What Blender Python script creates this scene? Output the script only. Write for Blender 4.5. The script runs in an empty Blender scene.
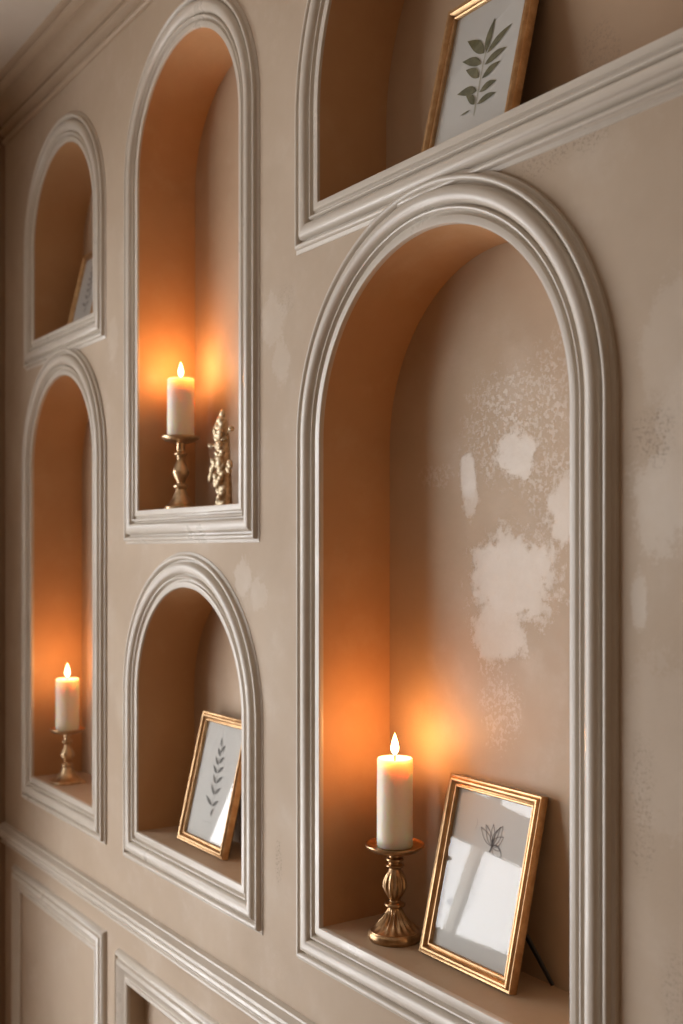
import bpy, bmesh, math, random
from mathutils import Vector, Matrix
PI = math.pi
C = bpy.context.scene.collection
sc = bpy.context.scene
random.seed(7)

# ------------------------------------------------------------------ camera
FPX = 1120.0
CAM = Vector((0.0, -0.873, 1.55))
TH = math.atan2(753.0, FPX)
cd = bpy.data.cameras.new('camera')
cam = bpy.data.objects.new('camera', cd); C.objects.link(cam)
cam.location = CAM
fwd = Vector((-math.cos(TH), math.sin(TH), 0))
cam.rotation_euler = fwd.to_track_quat('-Z', 'Y').to_euler()
cd.sensor_fit = 'AUTO'; cd.sensor_width = 36.0
cd.lens = FPX / 1024 * 36.0
cd.shift_y = 39.0 / 1024
cd.clip_start = 0.05
cd.dof.use_dof = True
cd.dof.focus_distance = 1.50
cd.dof.aperture_fstop = 4.5
sc.camera = cam
sc.view_settings.view_transform = 'Standard'
sc.view_settings.look = 'None'
sc.view_settings.gamma = 1
sc.view_settings.use_curve_mapping = False
sc.view_settings.exposure = 0.0

# ------------------------------------------------------------------ world and daylight
w = bpy.data.worlds.new('world'); sc.world = w; w.use_nodes = True
bg = w.node_tree.nodes['Background']
bg.inputs[0].default_value = (1.0, 0.54, 0.24, 1); bg.inputs[1].default_value = 0.115

X0 = -2.82                      # end wall that holds the window
WIN = (-2.30, -0.555, 0.10, 2.12)   # y0, y1, z0, z1 of the window opening
ld = bpy.data.lights.new('daylight', 'AREA'); ld.shape = 'RECTANGLE'
ld.size = 2.0; ld.size_y = 2.1; ld.energy = 140; ld.color = (0.97, 0.98, 1.0)
lo = bpy.data.objects.new('daylight', ld); C.objects.link(lo)
lo.location = (X0 - 0.22, (WIN[0] + WIN[1]) / 2, 1.12)
lo.rotation_euler = Vector((1, 0, 0)).to_track_quat('-Z', 'Z').to_euler()

# ------------------------------------------------------------------ materials
class NT:
    def __init__(s, name):
        s.m = bpy.data.materials.new(name); s.m.use_nodes = True
        s.t = s.m.node_tree; s.n = s.t.nodes; s.l = s.t.links
        s.b = s.n['Principled BSDF']; s.out = s.n['Material Output']
    def lk(s, a, b): s.l.new(a, b)
    def setin(s, node, i, v):
        if isinstance(v, (int, float)): node.inputs[i].default_value = v
        elif isinstance(v, tuple):
            node.inputs[i].default_value = v
        else: s.lk(v, node.inputs[i])
    def math(s, op, a, b=0.0, c=0.0, clamp=False):
        n = s.n.new('ShaderNodeMath'); n.operation = op; n.use_clamp = clamp
        s.setin(n, 0, a); s.setin(n, 1, b); s.setin(n, 2, c); return n.outputs[0]
    def pos(s):
        if not hasattr(s, '_p'): s._p = s.n.new('ShaderNodeNewGeometry').outputs['Position']
        return s._p
    def xyz(s):
        n = s.n.new('ShaderNodeSeparateXYZ'); s.lk(s.pos(), n.inputs[0]); return n.outputs
    def scalev(s, v):
        n = s.n.new('ShaderNodeVectorMath'); n.operation = 'MULTIPLY'; s.lk(s.pos(), n.inputs[0])
        n.inputs[1].default_value = v; return n.outputs[0]
    def noise(s, scale, detail=4, rough=0.55, vec=None):
        n = s.n.new('ShaderNodeTexNoise'); n.inputs['Scale'].default_value = scale
        n.inputs['Detail'].default_value = detail; n.inputs['Roughness'].default_value = rough
        s.lk(vec if vec is not None else s.pos(), n.inputs['Vector']); return n.outputs['Fac']
    def ramp(s, f, a, b):
        n = s.n.new('ShaderNodeMapRange'); n.interpolation_type = 'SMOOTHSTEP'
        s.lk(f, n.inputs[0]); n.inputs[1].default_value = a; n.inputs[2].default_value = b; return n.outputs[0]
    def mix(s, f, a, b):
        n = s.n.new('ShaderNodeMix'); n.data_type = 'RGBA'
        s.setin(n, 0, f); s.setin(n, 6, a); s.setin(n, 7, b); return n.outputs[2]
    def bump(s, h, strength, dist):
        n = s.n.new('ShaderNodeBump'); n.inputs['Strength'].default_value = strength
        n.inputs['Distance'].default_value = dist; s.lk(h, n.inputs['Height']); s.lk(n.outputs[0], s.b.inputs['Normal'])

def c4(r, g, b): return (r, g, b, 1.0)

def plaster(name, base, dark, light, patches=(), grains=(), rough=0.75, patch_col=c4(.76, .69, .595), bumps=0.25, spec=0.35):
    """limewash plaster; patches = (x, z, rx, rz, strength) of paler bare plaster."""
    t = NT(name)
    n1 = t.noise(2.3, 5, .6); n2 = t.noise(9.0, 6, .65); n3 = t.noise(60, 4, .6)
    col = t.mix(t.ramp(n1, .35, .68), dark, base)
    col = t.mix(t.math('MULTIPLY', t.ramp(n2, .50, .75), .45), col, light)
    r = t.math('ADD', t.math('MULTIPLY', t.ramp(n2, .4, .7), -.12), rough)
    X, Y, Z = t.xyz()[0:3]
    h = t.math('ADD', t.math('MULTIPLY', n2, .6), t.math('MULTIPLY', n3, .12))
    tot = None
    if patches:
        dx = t.math('MULTIPLY', t.math('SUBTRACT', t.noise(26, 8, .85), .5), 2.6)
        spk = t.noise(150, 3, .7)
        for (px, pz, rx, rz, st) in patches:
            a = t.math('DIVIDE', t.math('SUBTRACT', X, px), rx)
            b = t.math('DIVIDE', t.math('SUBTRACT', Z, pz), rz)
            q = t.math('SQRT', t.math('ADD', t.math('MULTIPLY', a, a), t.math('MULTIPLY', b, b)))
            q = t.math('ADD', q, dx)
            f = t.math('MULTIPLY', t.math('SUBTRACT', 1.0, t.ramp(q, .72, .98)), t.math('ADD', .55, t.math('MULTIPLY', t.noise(34, 7, .75), .6)))
            if st < 0:      # spongy, speckled patch
                f = t.math('MULTIPLY', t.math('SUBTRACT', 1.0, t.ramp(q, .6, 1.05)), t.ramp(spk, .47, .60))
            f = t.math('MULTIPLY', f, abs(st))
            tot = f if tot is None else t.math('MAXIMUM', tot, f)
        col = t.mix(tot, col, patch_col)
        r = t.math('SUBTRACT', r, t.math('MULTIPLY', tot, .25))
        h = t.math('SUBTRACT', h, t.math('MULTIPLY', tot, .30))
    gt = None
    if grains:
        gn = t.noise(230, 3, .8); gd = t.math('MULTIPLY', t.math('SUBTRACT', t.noise(22, 4, .7), .5), 1.6)
        for (px, pz, rx, rz, st) in grains:
            a = t.math('DIVIDE', t.math('SUBTRACT', X, px), rx)
            b = t.math('DIVIDE', t.math('SUBTRACT', Z, pz), rz)
            q = t.math('ADD', t.math('SQRT', t.math('ADD', t.math('MULTIPLY', a, a), t.math('MULTIPLY', b, b))), gd)
            f = t.math('MULTIPLY', t.math('MULTIPLY', t.math('SUBTRACT', 1.0, t.ramp(q, .5, 1.0)), t.ramp(gn, .50, .62)), st)
            gt = f if gt is None else t.math('MAXIMUM', gt, f)
        col = t.mix(gt, col, c4(.30, .225, .165))
        h = t.math('SUBTRACT', h, t.math('MULTIPLY', gt, .5))
    t.lk(col, t.b.inputs['Base Color']); t.lk(r, t.b.inputs['Roughness'])
    t.b.inputs['Specular IOR Level'].default_value = spec
    t.bump(h, bumps, .008)
    return t.m

M = {}
WALLC = (c4(.545, .436, .328), c4(.47, .363, .262), c4(.61, .52, .42))
M['wall'] = plaster('limewash_wall', *WALLC,
    patches=[(-.735, 1.60, .045, .06, .38), (-.765, 1.50, .012, .035, .4), (-.70, 1.67, .05, .08, .3), (-.715, 1.75, .05, .08, .22), (-.74, 1.36, .06, .10, .15), (-1.49, 1.905, .04, .05, .20), (-1.465, 1.84, .03, .04, .2), (-1.585, 1.505, .03, .04, .3), (-1.53, 1.48, .03, .03, .22), (-2.12, 1.98, .03, .05, .18)],
    grains=[(-.85, 2.0, .07, .035, .8), (-.745, 1.665, .035, .04, .7), (-.90, 1.985, .05, .03, .6), (-1.47, 1.08, .012, .05, .8), (-1.45, 1.93, .03, .03, .3), (-.76, 1.30, .02, .10, .5), (-.72, 1.12, .02, .05, .5)])
M['jamb'] = plaster('glow_tinted_jamb', c4(.60, .36, .185), c4(.53, .30, .145), c4(.64, .42, .24), rough=.6)  # candle glow and warm shade put into the jamb plaster as orange colour
M['reveal'] = plaster('niche_plaster', c4(.54, .395, .27), c4(.46, .325, .215), c4(.59, .46, .33), grains=[(-1.20, 2.20, .03, .15, .5), (-.93, 2.13, .04, .05, .5), (-.80, 2.2, .05, .06, .5)], rough=.62)
M['reveal_big'] = plaster('worn_niche_plaster', c4(.545, .415, .285), c4(.465, .34, .225), c4(.60, .48, .36),
    patches=[(-1.080, 1.515, .098, .072, .62), (-1.105, 1.450, .060, .055, .55), (-1.073, 1.675, .048, .034, .85), (-1.10, 1.71, .085, .085, -.5), (-1.165, 1.648, .020, .045, .75), (-1.16, 1.62, .018, .03, .6),
             (-1.03, 1.73, .06, .08, -.4), (-1.235, 1.655, .045, .018, -.35), (-.985, 1.60, .040, .045, .7), (-1.10, 1.345, .045, .06, -.3), (-1.13, 1.41, .02, .04, -.3), (-.99, 1.78, .03, .06, -.25), (-1.01, 1.64, .06, .05, -.4)],
    rough=.55)
M['trim'] = plaster('painted_moulding', c4(.64, .58, .50), c4(.57, .505, .425), c4(.70, .655, .58), rough=.38, bumps=.0, spec=.5)
M['crown'] = plaster('crown_paint', c4(.50, .385, .275), c4(.44, .33, .23), c4(.54, .43, .32), rough=.5, bumps=.05)
M['ceiling'] = plaster('ceiling_paint', c4(.66, .60, .52), c4(.62, .56, .48), c4(.70, .64, .56), rough=.8, bumps=.1)
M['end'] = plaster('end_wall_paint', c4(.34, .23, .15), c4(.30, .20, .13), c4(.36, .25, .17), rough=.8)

def simple(name, col, rough=.5, metal=0.0, **kw):
    t = NT(name); t.b.inputs['Base Color'].default_value = col
    t.b.inputs['Roughness'].default_value = rough; t.b.inputs['Metallic'].default_value = metal
    for k, v in kw.items(): t.b.inputs[k.replace('_', ' ')].default_value = v
    return t

def metal(name, a, b, rough, scale=40):
    t = NT(name); n = t.noise(scale, 5, .65)
    t.lk(t.mix(t.ramp(n, .35, .7), a, b), t.b.inputs['Base Color'])
    t.lk(t.math('ADD', t.math('MULTIPLY', n, .25), rough - .1), t.b.inputs['Roughness'])
    t.b.inputs['Metallic'].default_value = 1.0; t.bump(n, .15, .001); return t.m
M['gold'] = metal('gilded_wood', c4(.50, .31, .155), c4(.66, .45, .25), .40, 60)
M['brass'] = metal('aged_brass', c4(.40, .25, .13), c4(.62, .42, .24), .30, 50)
M['brass_pale'] = metal('pale_aged_brass', c4(.52, .36, .21), c4(.74, .55, .35), .32, 50)
M['gilt'] = metal('pale_gilt', c4(.55, .43, .27), c4(.82, .71, .53), .52, 120)
M['paper'] = simple('print_paper', c4(.62, .62, .59), .8).m
M['backing'] = simple('frame_backing', c4(.02, .018, .016), .7).m
M['stand'] = simple('black_metal', c4(.015, .015, .015), .4).m
M['ink'] = simple('grey_ink', c4(.22, .22, .21), .9).m
M['ink_light'] = simple('pale_ink', c4(.45, .45, .43), .9).m
M['ink_dark'] = simple('dark_ink', c4(.16, .15, .15), .9).m
t = NT('olive_leaf_ink'); n = t.noise(90, 4); t.lk(t.mix(t.ramp(n, .35, .65), c4(.085, .085, .035), c4(.16, .15, .07)), t.b.inputs['Base Color']); t.b.inputs['Roughness'].default_value = .85; M['leaf'] = t.m
M['stem'] = simple('pale_stem_ink', c4(.36, .34, .22), .9).m
M['wick'] = simple('wick', c4(.02, .015, .01), .9).m
M['ceramic'] = simple('cream_ceramic', c4(.62, .56, .49), .45).m
t = simple('candle_wax', c4(.93, .86, .74), .42)
t.b.inputs['Subsurface Weight'].default_value = 1.0
t.b.inputs['Subsurface Radius'].default_value = (1.0, .62, .38); t.b.inputs['Subsurface Scale'].default_value = .022
M['wax'] = t.m
t = NT('flame'); t.n.remove(t.b); e = t.n.new('ShaderNodeEmission'); z = t.n.new('ShaderNodeTexCoord')
sp = t.n.new('ShaderNodeSeparateXYZ'); t.lk(z.outputs['Generated'], sp.inputs[0])
t.lk(t.mix(t.ramp(sp.outputs[2], .0, .95), c4(1, .80, .50), c4(1, .62, .25)), e.inputs[0]); e.inputs[1].default_value = 9.0
t.lk(e.outputs[0], t.out.inputs[0]); M['flame'] = t.m
t = NT('picture_glass'); t.n.remove(t.b)
tr = t.n.new('ShaderNodeBsdfTransparent'); gl = t.n.new('ShaderNodeBsdfGlossy'); gl.inputs['Roughness'].default_value = .015
fr = t.n.new('ShaderNodeFresnel'); fr.inputs[0].default_value = 1.5; mx = t.n.new('ShaderNodeMixShader')
g_ = t.n.new('ShaderNodeNewGeometry'); t.lk(t.math('MULTIPLY', fr.outputs[0], t.math('SUBTRACT', 1.0, g_.outputs['Backfacing'])), mx.inputs[0]); t.lk(tr.outputs[0], mx.inputs[1]); t.lk(gl.outputs[0], mx.inputs[2]); t.lk(mx.outputs[0], t.out.inputs[0]); M['glass'] = t.m
t = NT('wood_floor'); v = t.scalev((1.2, 11, 1)); n = t.noise(3, 6, .6, v)
t.lk(t.mix(t.ramp(n, .3, .7), c4(.16, .09, .05), c4(.30, .18, .10)), t.b.inputs['Base Color']); t.b.inputs['Roughness'].default_value = .45; M['floor'] = t.m

# ------------------------------------------------------------------ helpers
def obj(name, bm, mat, parent=None, smooth=None, loc=None, kind=None):
    me = bpy.data.meshes.new(name); bm.normal_update(); bm.to_mesh(me); bm.free()
    o = bpy.data.objects.new(name, me); C.objects.link(o)
    for m in (mat if isinstance(mat, list) else [mat]): me.materials.append(m)
    if smooth is not None:
        me.polygons.foreach_set('use_smooth', [True] * len(me.polygons)); me.update()
        me.set_sharp_from_angle(angle=math.radians(smooth))
    if parent: o.parent = parent
    if loc: o.location = loc
    if kind: o['kind'] = kind
    return o
def thing(name, label, cat, loc=(0, 0, 0), rot=(0, 0, 0), group=None):
    o = bpy.data.objects.new(name, None); C.objects.link(o); o.empty_display_size = .05
    o.location = loc; o.rotation_euler = rot; o['label'] = label; o['category'] = cat
    if group: o['group'] = group
    return o
def box(bm, a, b):
    vs = [bm.verts.new((x, y, z)) for x in (a[0], b[0]) for y in (a[1], b[1]) for z in (a[2], b[2])]
    for f in ((0, 1, 3, 2), (4, 6, 7, 5), (0, 4, 5, 1), (2, 3, 7, 6), (0, 2, 6, 4), (1, 5, 7, 3)):
        bm.faces.new([vs[i] for i in f])
def fix(bm): bmesh.ops.recalc_face_normals(bm, faces=bm.faces)
def lathe(bm, prof, n=48, mod=None):
    """prof = (r, z) list; mod(angle, r, z) -> r"""
    rings = []
    for (r, z) in prof:
        if r < 1e-6: rings.append([bm.verts.new((0, 0, z))]); continue
        rings.append([bm.verts.new(((mod(2*PI*k/n, r, z) if mod else r) * math.cos(2*PI*k/n), (mod(2*PI*k/n, r, z) if mod else r) * math.sin(2*PI*k/n), z)) for k in range(n)])
    for a, b in zip(rings, rings[1:]):
        for k in range(n):
            k2 = (k + 1) % n
            if len(a) == 1 and len(b) == 1: continue
            if len(a) == 1: bm.faces.new((a[0], b[k2], b[k]))
            elif len(b) == 1: bm.faces.new((a[k], a[k2], b[0]))
            else: bm.faces.new((a[k], a[k2], b[k2], b[k]))
    fix(bm)
def tube(bm, pts, rad, n=8, flat=None):
    """round tube along points; rad number or list"""
    pts = [Vector(p) for p in pts]; rings = []
    for i, p in enumerate(pts):
        d = (pts[min(i+1, len(pts)-1)] - pts[max(i-1, 0)]).normalized()
        a = d.orthogonal().normalized() if abs(d.y) > .99 else d.cross(Vector((0, 1, 0))).normalized()
        b = d.cross(a); r = rad[i] if isinstance(rad, (list, tuple)) else rad
        rings.append([bm.verts.new(p + a*r*math.cos(2*PI*k/n) + b*r*math.sin(2*PI*k/n)*(flat or 1)) for k in range(n)])
    for A, B in zip(rings, rings[1:]):
        for k in range(n): bm.faces.new((A[k], A[(k+1) % n], B[(k+1) % n], B[k]))
    bm.faces.new(rings[0]); bm.faces.new(rings[-1][::-1])
def blob(bm, c, r, rot=None, seg=10):
    res = bmesh.ops.create_uvsphere(bm, u_segments=seg, v_segments=max(6, seg*2//3), radius=1)
    m = Matrix.Translation(c) @ (rot or Matrix.Identity(4)) @ Matrix.Diagonal((*r, 1))
    bmesh.ops.transform(bm, matrix=m, verts=res['verts'])

# ------------------------------------------------------------------ niches: left, right, floor, spring height
DEPTH = 0.118
W = 0.064
NICHES = dict(
    big=(-1.345, -.854, 1.012, 1.706),
    tall=(-1.990, -1.591, 1.627, 2.258),
    low=(-1.994, -1.581, 1.014, 1.279),
    left_low=(-2.600, -2.215, 1.018, 1.746),
    left_high=(-2.594, -2.219, 2.046, 2.262),
    top=(-1.354, -.664, 2.052, 2.185))
def arch_path(L, R, F, S, n=64):
    """points and outward offset directions, open at nothing: closed loop"""
    r = (R - L) / 2; cx = (L + R) / 2; P = [((L, F), (-1, -1)), ((L, (F+S)/2), (-1, 0))]
    for k in range(n + 1):
        a = PI - PI * k / n
        P.append(((cx + r*math.cos(a), S + r*math.sin(a)), (math.cos(a), math.sin(a))))
    P += [((R, (F+S)/2), (1, 0)), ((R, F), (1, -1))]
    return P
def rect_path(L, R, B, T):
    return [((L, B), (-1, -1)), ((L, T), (-1, 1)), ((R, T), (1, 1)), ((R, B), (1, -1))]
PROF = [(0, 0), (0, .0024), (.0010, .0040), (.0085, .0050), (.0102, .0046), (.0118, .0012), (.0148, .0006), (.0158, .0034), (.0172, .0064), (.0190, .0070), (.0206, .0056), (.0216, .0010), (.0236, .0006),
        (.0242, .0040), (.0258, .0078), (.0285, .0102), (.0320, .0116), (.0360, .0120), (.0400, .0114), (.0430, .0092), (.0450, .0058), (.0460, .0008), (.0490, .0006),
        (.0498, .0046), (.0512, .0078), (.0532, .0090), (.0556, .0087), (.0574, .0070), (.0582, .0030), (.0610, .0018), (.0630, .0012), (.0640, -.001)]
def sweep(bm, path, prof, raise_=0.0, closed=True):
    rows = [[bm.verts.new((p[0] + d[0]*u, -(q + (raise_ if q > 0 else 0)), p[1] + d[1]*u)) for (u, q) in prof] for p, d in path]
    N = len(rows)
    for i in range(N if closed else N - 1):
        A, B = rows[i], rows[(i+1) % N]
        for k in range(len(prof) - 1): bm.faces.new((A[k], A[k+1], B[k+1], B[k]))
    fix(bm)

# ------------------------------------------------------------------ wall with its arched openings
ZC = 2.672
P2 = (-2.035, -1.56, .20, .709)          # recessed panel opening below the rail
def wall_mesh():
    cu = bpy.data.curves.new('tmp', 'CURVE'); cu.dimensions = '2D'; cu.fill_mode = 'BOTH'
    def spl(pts):
        s = cu.splines.new('POLY'); s.points.add(len(pts) - 1); s.use_cyclic_u = True
        for i, p in enumerate(pts): s.points[i].co = (p[0], p[1], 0, 1)
    spl([(X0, 0), (.9, 0), (.9, ZC), (X0, ZC)])
    for v in NICHES.values(): spl([p for p, d in arch_path(*v)])
    spl([(P2[0], P2[2]), (P2[0], P2[3]), (P2[1], P2[3]), (P2[1], P2[2])])
    o = bpy.data.objects.new('tmp', cu); C.objects.link(o)
    dg = bpy.context.evaluated_depsgraph_get(); me = bpy.data.meshes.new_from_object(o.evaluated_get(dg))
    bm = bmesh.new(); bm.from_mesh(me)
    bpy.data.objects.remove(o); bpy.data.curves.remove(cu); bpy.data.meshes.remove(me)
    for v in bm.verts: v.co = Vector((v.co.x, 0, v.co.y))
    bm.normal_update()
    for f in bm.faces:
        if f.normal.y > 0: f.normal_flip()
    return bm
wall = obj('wall_back', wall_mesh(), M['wall'], kind='structure')
wall['label'] = 'limewashed tan plaster wall with six arched niches'
for k, v in NICHES.items():
    bm = bmesh.new(); P = [p for p, d in arch_path(*v)]
    a = [bm.verts.new((x, 0, z)) for x, z in P]; b = [bm.verts.new((x, DEPTH, z)) for x, z in P]
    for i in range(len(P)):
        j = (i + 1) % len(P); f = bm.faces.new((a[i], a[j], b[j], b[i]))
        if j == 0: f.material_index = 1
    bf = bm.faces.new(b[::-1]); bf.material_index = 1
    cx = Vector(((v[0]+v[1])/2, DEPTH/2, v[3])); bm.normal_update()
    for f in bm.faces:
        if f.normal.dot(cx - f.calc_center_median()) < 0: f.normal_flip()
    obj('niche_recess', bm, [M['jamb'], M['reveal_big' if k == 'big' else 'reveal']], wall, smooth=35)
# recessed panel below the chair rail
bm = bmesh.new()
p = [(P2[0], P2[2]), (P2[0], P2[3]), (P2[1], P2[3]), (P2[1], P2[2])]
a = [bm.verts.new((x, 0, z)) for x, z in p]; b = [bm.verts.new((x, .03, z)) for x, z in p]
for i in range(4): bm.faces.new((a[i], b[i], b[(i+1) % 4], a[(i+1) % 4]))
bm.faces.new(b[::-1]); bm.normal_update()
cc = Vector(((P2[0]+P2[1])/2, .0, .45))
for f in bm.faces:
    if f.normal.dot(cc - f.calc_center_median()) < 0: f.normal_flip()
obj('recessed_panel', bm, M['wall'], wall)

# mouldings around the niches
k = 0
for key, v in NICHES.items():
    k += 1; bm = bmesh.new(); sweep(bm, arch_path(*v, n=64), PROF, .003 if key in ('big', 'left_low') else 0)
    o = obj('trim_%d' % k, bm, M['trim'], smooth=40, kind='structure')
# panel mouldings below the rail
PP = [(0, 0), (0, .006), (.003, .008), (.008, .007), (.010, .004), (.020, .006), (.026, .012), (.032, .015), (.038, .013), (.040, .008), (.043, .008), (.046, .012), (.050, .010), (.053, .004), (.055, -.001)]
for r in ((-2.686, -2.206, .20, .724), (P2[0], P2[1], P2[2], P2[3]), (-1.42, -.90, .20, .71)):
    k += 1; bm = bmesh.new(); sweep(bm, rect_path(*r), PP); obj('trim_%d' % k, bm, M['trim'], smooth=40, kind='structure')
# chair rail: profile (z, projection)
def rail(name, prof, mat, x0=X0, x1=.9):
    bm = bmesh.new()
    A = [bm.verts.new((x0, -q, z)) for z, q in prof]; B = [bm.verts.new((x1, -q, z)) for z, q in prof]
    for i in range(len(prof) - 1): bm.faces.new((A[i], A[i+1], B[i+1], B[i]))
    bm.faces.new(A); bm.faces.new(B[::-1]); fix(bm)
    return obj(name, bm, mat, smooth=40, kind='structure')
k += 1
rail('trim_%d' % k, [(0.8160, -.001), (0.8160, .008), (0.8188, .011), (0.8224, .011), (0.8245, .008), (0.8266, .008), (0.8295, .013), (0.8337, .018), (0.8387, .021), (0.8436, .020), (0.8457, .017), (0.8472, .017), (0.8493, .022), (0.8535, .025), (0.8578, .023), (0.8599, .017), (0.8627, .011), (0.8656, .010), (0.8670, -.001)], M['trim'])
rail('baseboard_back', [(0, -.001), (0, .016), (.11, .016), (.115, .012), (.125, .010), (.135, .005), (.14, -.001)], M['trim'])
CR = [(2.574, -.001), (2.574, .005), (2.579, .009), (2.584, .008), (2.587, .001), (2.594, .001), (2.596, .010), (2.600, .016), (2.605, .017), (2.608, .013), (2.610, .008), (2.617, .008)]
for j in range(9):
    a_ = PI/2 * j / 8; CR.append((2.618 + .030*math.sin(a_), .014 + .034*(1 - math.cos(a_))))
CR += [(2.650, .048), (2.651, .056), (2.656, .063), (2.660, .064), (2.662, .058), (2.665, .058), (2.666, .068), (2.669, .073), (2.672, .074), (2.672, -.001)]
rail('trim_%d' % (k+1), CR, M['crown'])

# rest of the shell
bm = bmesh.new(); box(bm, (X0 - .15, -3.6, ZC), (.9, .01, ZC + .1)); obj('ceiling', bm, M['ceiling'], kind='structure')
bm = bmesh.new(); box(bm, (X0 - .15, -3.6, -.1), (.9, .01, 0)); obj('floor', bm, M['floor'], kind='structure')
y0, y1, z0, z1 = WIN
bm = bmesh.new()
T = .13
box(bm, (X0 - T, -3.6, 0), (X0, y0, ZC)); box(bm, (X0 - T, y1, 0), (X0, .0, ZC))
box(bm, (X0 - T, y0, 0), (X0, y1, z0)); box(bm, (X0 - T, y0, z1), (X0, y1, ZC))
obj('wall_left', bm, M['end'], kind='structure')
win = thing('window_1', 'tall painted window with a thick transom in the end wall', 'window', (X0 - .03, (y0+y1)/2, z0)); win['kind'] = 'structure'
del win['category']
bm = bmesh.new(); yc = (y0+y1)/2
def wb(ya, yb, za, zb, d=.03): box(bm, (-d, ya - yc, za - z0), (d, yb - yc, zb - z0))
wb(y0, y1, z0, z0 + .03); wb(y0, y1, z1 - .03, z1); wb(y0, y0 + .03, z0, z1); wb(y1 - .012, y1, z0, z1)
wb(y0, y1, 1.285, 1.445); wb(y0, y1, .87, 1.0); wb(-1.375, -1.340, z0, z1)
for ym in (-.955, -1.53, -1.92): wb(ym - .012, ym + .012, z0, z1, .02)
for zm in (.48, 1.86): wb(y0, y1, zm - .012, zm + .012, .02)
obj('window_frame', bm, M['trim'], win)
bm = bmesh.new(); box(bm, (-.003, y0 - yc + .01, .01), (.003, y1 - yc - .005, z1 - z0 - .01)); obj('pane', bm, M['glass'], win)

# ------------------------------------------------------------------ candlesticks and candles
def flutes(lo, hi, nf, amp):
    def m(a, r, z):
        for (l, h) in zip(lo, hi):
            if l < z < h:
                s = math.sin(PI * (z - l) / (h - l)); return r * (1 - amp * s * (0.5 - 0.5*math.cos(nf*a)) )
        return r
    return m
def smoothprof(pts, n=5):
    out = []
    for i in range(len(pts) - 1):
        p0 = pts[max(i-1, 0)]; p1 = pts[i]; p2 = pts[i+1]; p3 = pts[min(i+2, len(pts)-1)]
        for k in range(n):
            t = k / n
            out.append(tuple(.5*((2*b) + (c-a)*t + (2*a-5*b+4*c-d)*t*t + (3*b-a-3*c+d)*t**3) for a, b, c, d in zip(p0, p1, p2, p3)))
    out.append(pts[-1]); return out
def candlestick(loc, H, plate_r, base_r, style, mat, label):
    t = thing('candlestick', label, 'candlestick', loc, group=None)
    s = H / .129; b = base_r / .0375
    if style == 'fluted':
        bp = [(0, 0), (.0355*b, 0)] + smoothprof([(.0365*b, .001), (.0378*b, .005), (.0370*b, .010), (.0345*b, .013)], 3) + smoothprof([(.0345*b, .0135), (.0300*b, .017), (.0235*b, .023), (.0160*b, .031), (.0110*b, .040), (.0095*b, .044)], 5)
        bm = bmesh.new(); lathe(bm, [(r, z*s) for r, z in bp] + [(0, .044*s)], 96, flutes([.0135*s], [.044*s], 18, .22)); obj('base', bm, mat, t, smooth=50)
        st = smoothprof([(.0085, .0435), (.0130, .0455), (.0145, .0480), (.0130, .0505), (.0085, .0525), (.0080, .0550), (.0110, .0600), (.0155, .0680), (.0170, .0750), (.0155, .0830), (.0115, .0910), (.0085, .0965), (.0080, .0985), (.0120, .1005), (.0125, .1030), (.0090, .1050), (.0095, .1075), (.0120, .1090), (.0120, .1120), (.0085, .1140), (.0085, .1190)], 4)
        bm = bmesh.new(); lathe(bm, [(0, .0435*s)] + [(r, z*s) for r, z in st] + [(0, .119*s)], 96, flutes([.056*s], [.096*s], 12, .16)); obj('stem', bm, mat, t, smooth=50)
    else:
        sq = style == 'square'
        bp = [(0, 0), (.0360*b, 0)] + smoothprof([(.0365*b, .001), (.0370*b, .004), (.0355*b, .007), (.0300*b, .010), (.0235*b, .016), (.0175*b, .024), (.0130*b, .033), (.0110*b, .038)], 4)
        def sqm(a, r, z):
            q = max(0, 1 - z/(.035*s)); c_ = max(abs(math.cos(a)), abs(math.sin(a))); return r*(1 + q*.6*(0.92/c_ - 1))
        bm = bmesh.new(); lathe(bm, [(r, z*s) for r, z in bp] + [(0, .038*s)], 64, sqm if sq else None); obj('base', bm, mat, t, smooth=50)
        st = smoothprof([(.0090, .0375), (.0125, .0400), (.0135, .0430), (.0120, .0460), (.0075, .0480), (.0085, .0520), (.0130, .0600), (.0155, .0670), (.0140, .0740), (.0100, .0820), (.0075, .0880), (.0070, .0930), (.0085, .0960), (.0115, .0990), (.0115, .1020), (.0080, .1050), (.0080, .1190)], 4)
        bm = bmesh.new(); lathe(bm, [(0, .0375*s)] + [(r, z*s) for r, z in st] + [(0, .119*s)], 48); obj('stem', bm, mat, t, smooth=50)
    R = plate_r
    pl = [(0, H - .0105), (.012, H - .0105), (.020, H - .0090), (R*.80, H - .0060), (R*.97, H - .0015), (R, H + .0015), (R*.985, H + .0030), (R*.94, H + .0015), (R*.78, H - .0003), (R*.5, H), (0, H)]
    bm = bmesh.new(); lathe(bm, pl, 64); obj('drip_plate', bm, mat, t, smooth=40)
    return t
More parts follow.
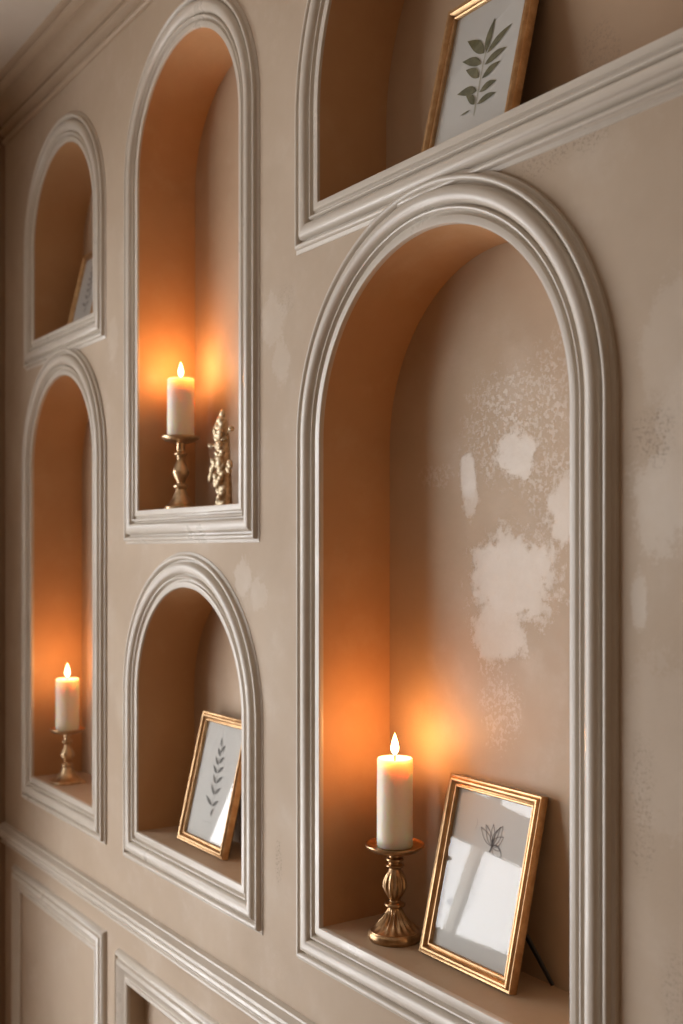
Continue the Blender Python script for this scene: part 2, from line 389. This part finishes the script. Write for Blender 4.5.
def candle(loc, h, r, flame_h, label, power):
    t = thing('pillar_candle', label, 'candle', loc)
    prof = [(0, 0), (r*.96, 0), (r, .002)] + [(r, h*k/8) for k in range(1, 8)] + [(r, h - .004), (r*.985, h - .0015), (r*.94, h), (r*.88, h - .0005), (r*.74, h - .0035), (r*.45, h - .0050), (r*.15, h - .0048), (0, h - .0048)]
    def wob(a, rr, z): return rr * (1 + .006*math.sin(3*a + z*40) + .004*math.sin(5*a - z*90))
    bm = bmesh.new(); lathe(bm, prof, 64, wob); obj('wax_body', bm, M['wax'], t, smooth=45)
    bm = bmesh.new(); tube(bm, [(0, 0, h - .006), (.0002, 0, h + .001), (.0008, 0, h + .006)], [.0011, .0011, .0008], 8); obj('wick', bm, M['wick'], t, smooth=60)
    f0 = h + .003
    fp = smoothprof([(0.0006, 0), (.22, .08), (.46, .22), (.50, .36), (.42, .54), (.28, .72), (.13, .88), (.0006, 1.0)], 4)
    w_ = flame_h * .36
    bm = bmesh.new(); lathe(bm, [(0, f0)] + [(max(.0003, q*w_), f0 + z*flame_h) for q, z in fp] + [(0, f0 + flame_h)], 24)
    obj('flame', bm, M['flame'], t, smooth=80)
    l = bpy.data.lights.new('candle_light', 'POINT'); l.energy = power; l.color = (1.0, .40, .125); l.shadow_soft_size = .014
    lo_ = bpy.data.objects.new('candle_light', l); C.objects.link(lo_); lo_.parent = t; lo_.location = (0, 0, h + flame_h*.62)
    return t
CP = .82
fz = NICHES['big'][2]
candlestick((-1.249, .056, fz), .129, .0415, .0375, 'fluted', M['brass'], 'dark brass candlestick with fluted stem and foot, in the largest niche')
candle((-1.249, .056, fz + .129), .122, .0250, .032, 'lit ivory pillar candle in the largest niche beside the picture frame', CP)
fz = NICHES['tall'][2]
candlestick((-1.924, .055, fz), .1365, .036, .031, 'round', M['brass_pale'], 'slim brass candlestick in the tall upper niche beside the gilt ornament')
candle((-1.924, .055, fz + .1365), .111, .0255, .030, 'lit pillar candle in the tall upper niche beside the gilt ornament', CP)
fz = NICHES['left_low'][2]
candlestick((-2.492, .042, fz), .121, .0400, .0395, 'square', M['brass_pale'], 'brass candlestick with flared square-cornered foot in the far left lower niche')
candle((-2.492, .042, fz + .121), .117, .0265, .034, 'lit pillar candle in the far left lower niche', CP)

# ------------------------------------------------------------------ framed prints
FW, FH, FB, FT = .177, .238, .0160, .014
FPROF = [(0, .0), (0, .0085), (.0012, .0100), (.0028, .0100), (.0036, .0085), (.0050, .0080), (.0062, .0115), (.0082, .0138), (.0105, .0140), (.0122, .0122), (.0130, .0105), (.0140, .0115), (.0155, .0120), (.0165, .0105), (.0165, 0)]
def flat_poly(bm, pts, y):
    vs = [bm.verts.new((x, y, z)) for x, z in pts]
    f = bm.faces.new(vs); f.normal_update()
    if f.normal.y > 0: f.normal_flip()
def leaf_pts(x, z, ang, L, w, bend=0, n=7):
    dx, dz = math.cos(ang), math.sin(ang); nx, nz = -dz, dx; A = []; B = []
    for i in range(n + 1):
        t = i / n; wd = w * math.sin(PI * t**.8) * .5; c_ = bend * math.sin(PI*t)
        px, pz = x + dx*L*t + nx*c_, z + dz*L*t + nz*c_
        A.append((px + nx*wd, pz + nz*wd)); B.append((px - nx*wd, pz - nz*wd))
    return A + B[::-1][1:-1]
def stroke(bm, pts, w, y):
    for (a, b) in zip(pts, pts[1:]):
        d = Vector((b[0]-a[0], b[1]-a[1])); d.normalize(); nx, nz = -d.y*w/2, d.x*w/2
        flat_poly(bm, [(a[0]+nx, a[1]+nz), (b[0]+nx, b[1]+nz), (b[0]-nx, b[1]-nz), (a[0]-nx, a[1]-nz)], y)
YP = -.0046        # drawing plane in front of the paper
def deg(a): return math.radians(a)
def leaf2(bm, a, b, w, bend=0.0):
    dx, dz = b[0] - a[0], b[1] - a[1]
    flat_poly(bm, leaf_pts(a[0], a[1], math.atan2(dz, dx), math.hypot(dx, dz), w, bend), YP - .0002)
def art_olive(par):
    bm = bmesh.new()
    L = [(.0058, .1439, .0115, .1902, .0125), (.0086, .1411, .0500, .1660, .0125), (.0021, .1437, -.0400, .1780, .0150), (.0075, .1254, .0480, .1345, .0125), (-.0002, .1294, -.0430, .1490, .0125),
         (.0072, .1062, .0403, .1185, .0120), (.0004, .1104, -.0317, .1330, .0125), (.0078, .0874, .0387, .0923, .0115), (.0014, .0913, -.0409, .1012, .0130), (.0073, .0708, .0426, .0742, .0100), (.0020, .0721, -.0198, .0915, .0105)]
    for i, (x0_, z0_, x1_, z1_, w_) in enumerate(L): leaf2(bm, (x0_, z0_), (x1_, z1_), w_, .0022 if x1_ > x0_ else -.0022)
    leaf2(bm, (-.0050, .0667), (-.0250, .0655), .003)
    obj('leaf_drawing', bm, M['leaf'], par)
    bm = bmesh.new(); stroke(bm, [(.0056, .150), (.0040, .1256), (.0038, .1059), (.0045, .0862), (.0040, .0705), (.0047, .0557)], .0013, YP); obj('stem_drawing', bm, M['stem'], par)
def art_sprig(par):
    bm = bmesh.new(); stroke(bm, [(-.0052, .188), (-.002, .1614), (.0004, .1387), (.0037, .1164), (.0047, .0937), (.0049, .0732), (.0053, .0562)], .0010, YP)
    obj('stem_drawing', bm, M['ink_light'], par)
    bm = bmesh.new()
    for (a0, a1, b0, b1) in ((-.0055, .183, -.0090, .2000), (-.002, .1660, -.0150, .1800), (-.0020, .1500, -.0190, .1640), (-.0010, .1350, -.0210, .1485), (.0030, .1170, -.0150, .1320), (.0045, .0970, -.0150, .1150), (.0040, .0780, -.0250, .0920),
                             (-.0030, .1720, .0105, .1870), (-.0010, .1530, .0150, .1670), (.0010, .1360, .0190, .1500), (.0035, .1180, .0230, .1330), (.0050, .0980, .0250, .1130), (.0055, .0770, .0260, .0900), (.0053, .0590, .0120, .0745)):
        leaf2(bm, (a0, a1), (b0, b1), .0068, .001)
    obj('leaf_drawing', bm, M['ink'], par)
    bm = bmesh.new(); stroke(bm, [(-.0207, .0477), (-.0077, .0462), (.004, .0485), (.0161, .0475)], .0007, YP); obj('caption_line', bm, M['ink_light'], par)
def art_moth(par):
    bm = bmesh.new()
    def ring(x1_, z1_, w_, x0_=.0085, z0_=.161):
        p = leaf_pts(x0_, z0_, math.atan2(z1_ - z0_, x1_ - x0_), math.hypot(x1_ - x0_, z1_ - z0_), w_, 0, 10); stroke(bm, p + [p[0]], .0008, YP)
    ring(-.0175, .1798, .010); ring(-.0090, .1850, .009); ring(.0050, .1880, .008); ring(.0225, .1890, .013); ring(.0270, .1760, .011); ring(.0290, .1510, .013); ring(.0180, .1870, .005); ring(.0250, .1580, .005)
    stroke(bm, [(.0085, .170), (.0079, .1600), (.0060, .1520)], .0016, YP)
    obj('moth_drawing', bm, M['ink_dark'], par)
    bm = bmesh.new()
    st = [(.0060, .1550), (.0010, .1400), (-.0089, .1121), (-.0157, .0857), (-.0200, .0640)]
    stroke(bm, st, .0009, YP)
    for i in range(9):
        t_ = i / 8; x = -.0195 + .020*t_; z = .066 + .066*t_; s_ = 1 if i % 2 else -1
        leaf2(bm, (x, z), (x + s_*.006, z + .007), .0036)
    obj('stem_drawing', bm, M['ink_light'], par)
    bm = bmesh.new()
    for a_, b_ in (((-.0530, .070), (-.0570, .0840)), ((-.0530, .070), (-.0500, .0820)), ((-.0530, .070), (-.0600, .0750))): leaf2(bm, a_, b_, .006)
    obj('bud_drawing', bm, M['ink_light'], par)
    bm = bmesh.new(); stroke(bm, [(-.0279, .1903), (-.0254, .1835), (-.0276, .1746)], .0007, YP); obj('feeler_drawing', bm, M['ink_light'], par)
    bm = bmesh.new(); stroke(bm, [(-.0207, .0440), (-.0160, .0395), (-.0080, .0420), (.0007, .0400)], .0009, YP); obj('caption_line', bm, M['ink_light'], par)
def frame(loc, tilt, art, label, cat='picture frame', stand=None, scale=1.0, mat='gold', rz=0):
    """origin at the front bottom edge centre, leaning back by tilt"""
    t = thing('picture_frame', label, cat, loc, (-tilt, 0, rz), None)
    t.scale = (scale,)*3
    bm = bmesh.new(); sweep(bm, rect_path(-FW/2 + FB, FW/2 - FB, FB, FH - FB), FPROF)
    o = obj('frame_moulding', bm, M[mat], t, smooth=35)
    bm = bmesh.new(); box(bm, (-FW/2 + .002, -.0005, .002), (FW/2 - .002, .003, FH - .002)); obj('backing_board', bm, M['backing'], t)
    bm = bmesh.new(); box(bm, (-FW/2 + FB - .002, -.004, FB - .002), (FW/2 - FB + .002, -.0006, FH - FB + .002)); pr = obj('print', bm, M['paper'], t)
    art(pr)
    bm = bmesh.new(); box(bm, (-FW/2 + FB - .001, -.0068, FB - .001), (FW/2 - FB + .001, -.0056, FH - FB + .001)); obj('glass', bm, M['glass'], t)
    if stand:
        bm = bmesh.new(); a, b = stand
        d = (Vector(b) - Vector(a)); box_pts = [Vector(a) + d*k/4 for k in range(5)]
        tube(bm, box_pts, [.0040, .0042, .0042, .0040, .0036], 6, .5); obj('easel_leg', bm, M['stand'], t)
    return t
TL = math.asin(.054/.238)
def local_foot(tilt, y, z=0): # world offset (y, z) from origin into the tilted frame space
    return (y*math.cos(tilt) - z*math.sin(tilt), y*math.sin(tilt) + z*math.cos(tilt))
fy, fz_ = local_foot(TL, .050, .004)
frame((-1.097, .060, NICHES['big'][2] + .0005), TL, art_moth, 'gold frame with faint grey moth drawing leaning in the largest niche beside the candle', stand=((.040, .003, .105), (.100, fy, fz_)))
frame((-1.809, .046, NICHES['low'][2] + .0005), TL, art_sprig, 'gold frame with grey leafy sprig drawing, alone in the low arched niche')
frame((-1.101, .060, NICHES['top'][2] + .0005), TL, art_olive, 'gold frame with olive green leaf print, in the wide top niche')
frame((-2.464, .062, NICHES['left_high'][2] + .0005), TL, art_sprig, 'partly hidden framed pale print in the far left upper niche', scale=.86, mat='gold')

# ------------------------------------------------------------------ gilded ornament
random.seed(11)
orn = thing('gilded_ornament', 'small carved pale gilt ornament of clustered leaves beside the candlestick in the tall upper niche', 'ornament', (-1.812, .085, NICHES['tall'][2]))
bm = bmesh.new(); tube(bm, [(0, .004, 0), (.002, .004, .05), (-.001, .004, .10), (.0, .004, .15), (.002, .003, .190)], [.014, .012, .011, .009, .005], 10); obj('core', bm, M['gilt'], orn, smooth=60)
def leafblob(bm, x, z, a, l, w_, y=-.004):
    blob(bm, Vector((x, y, z)), (w_, w_*.8, l), Matrix.Rotation(deg(a), 4, 'Y'), 10)
bm = bmesh.new()
for i in range(46):
    z = .008 + .185*(i/46); f = 1 - .45*(i/46); s_ = (-1) ** i
    leafblob(bm, s_*random.uniform(.002, .018)*f, z, s_*random.uniform(10, 60), random.uniform(.0065, .0115), random.uniform(.0055, .0075), random.uniform(-.012, .0))
for x, z, a, l in ((-.034, .070, 20, .013), (-.029, .086, 25, .011), (-.022, .094, 40, .011), (.030, .092, -15, .011), (.026, .08, -30, .010), (.004, .198, 10, .011), (-.006, .186, 25, .012), (.010, .186, -20, .010), (-.018, .170, 30, .008)):
    leafblob(bm, x, z, a, l, .0062)
obj('leaf_cluster', bm, M['gilt'], orn, smooth=70)
for (x0, z0_, x1, z1_) in ((.010, .150, .028, .166), (-.010, .128, -.040, .138)):
    bm = bmesh.new(); tube(bm, [(x0, 0, z0_), ((x0+x1)/2, -.001, (z0_+z1_)/2 + .002), (x1, 0, z1_)], [.0025, .0018, .0018], 8); blob(bm, Vector((x1, 0, z1_)), (.0058, .0058, .0058)); obj('branch', bm, M['gilt'], orn, smooth=70)
orn.scale = (1.15, 1, .86)
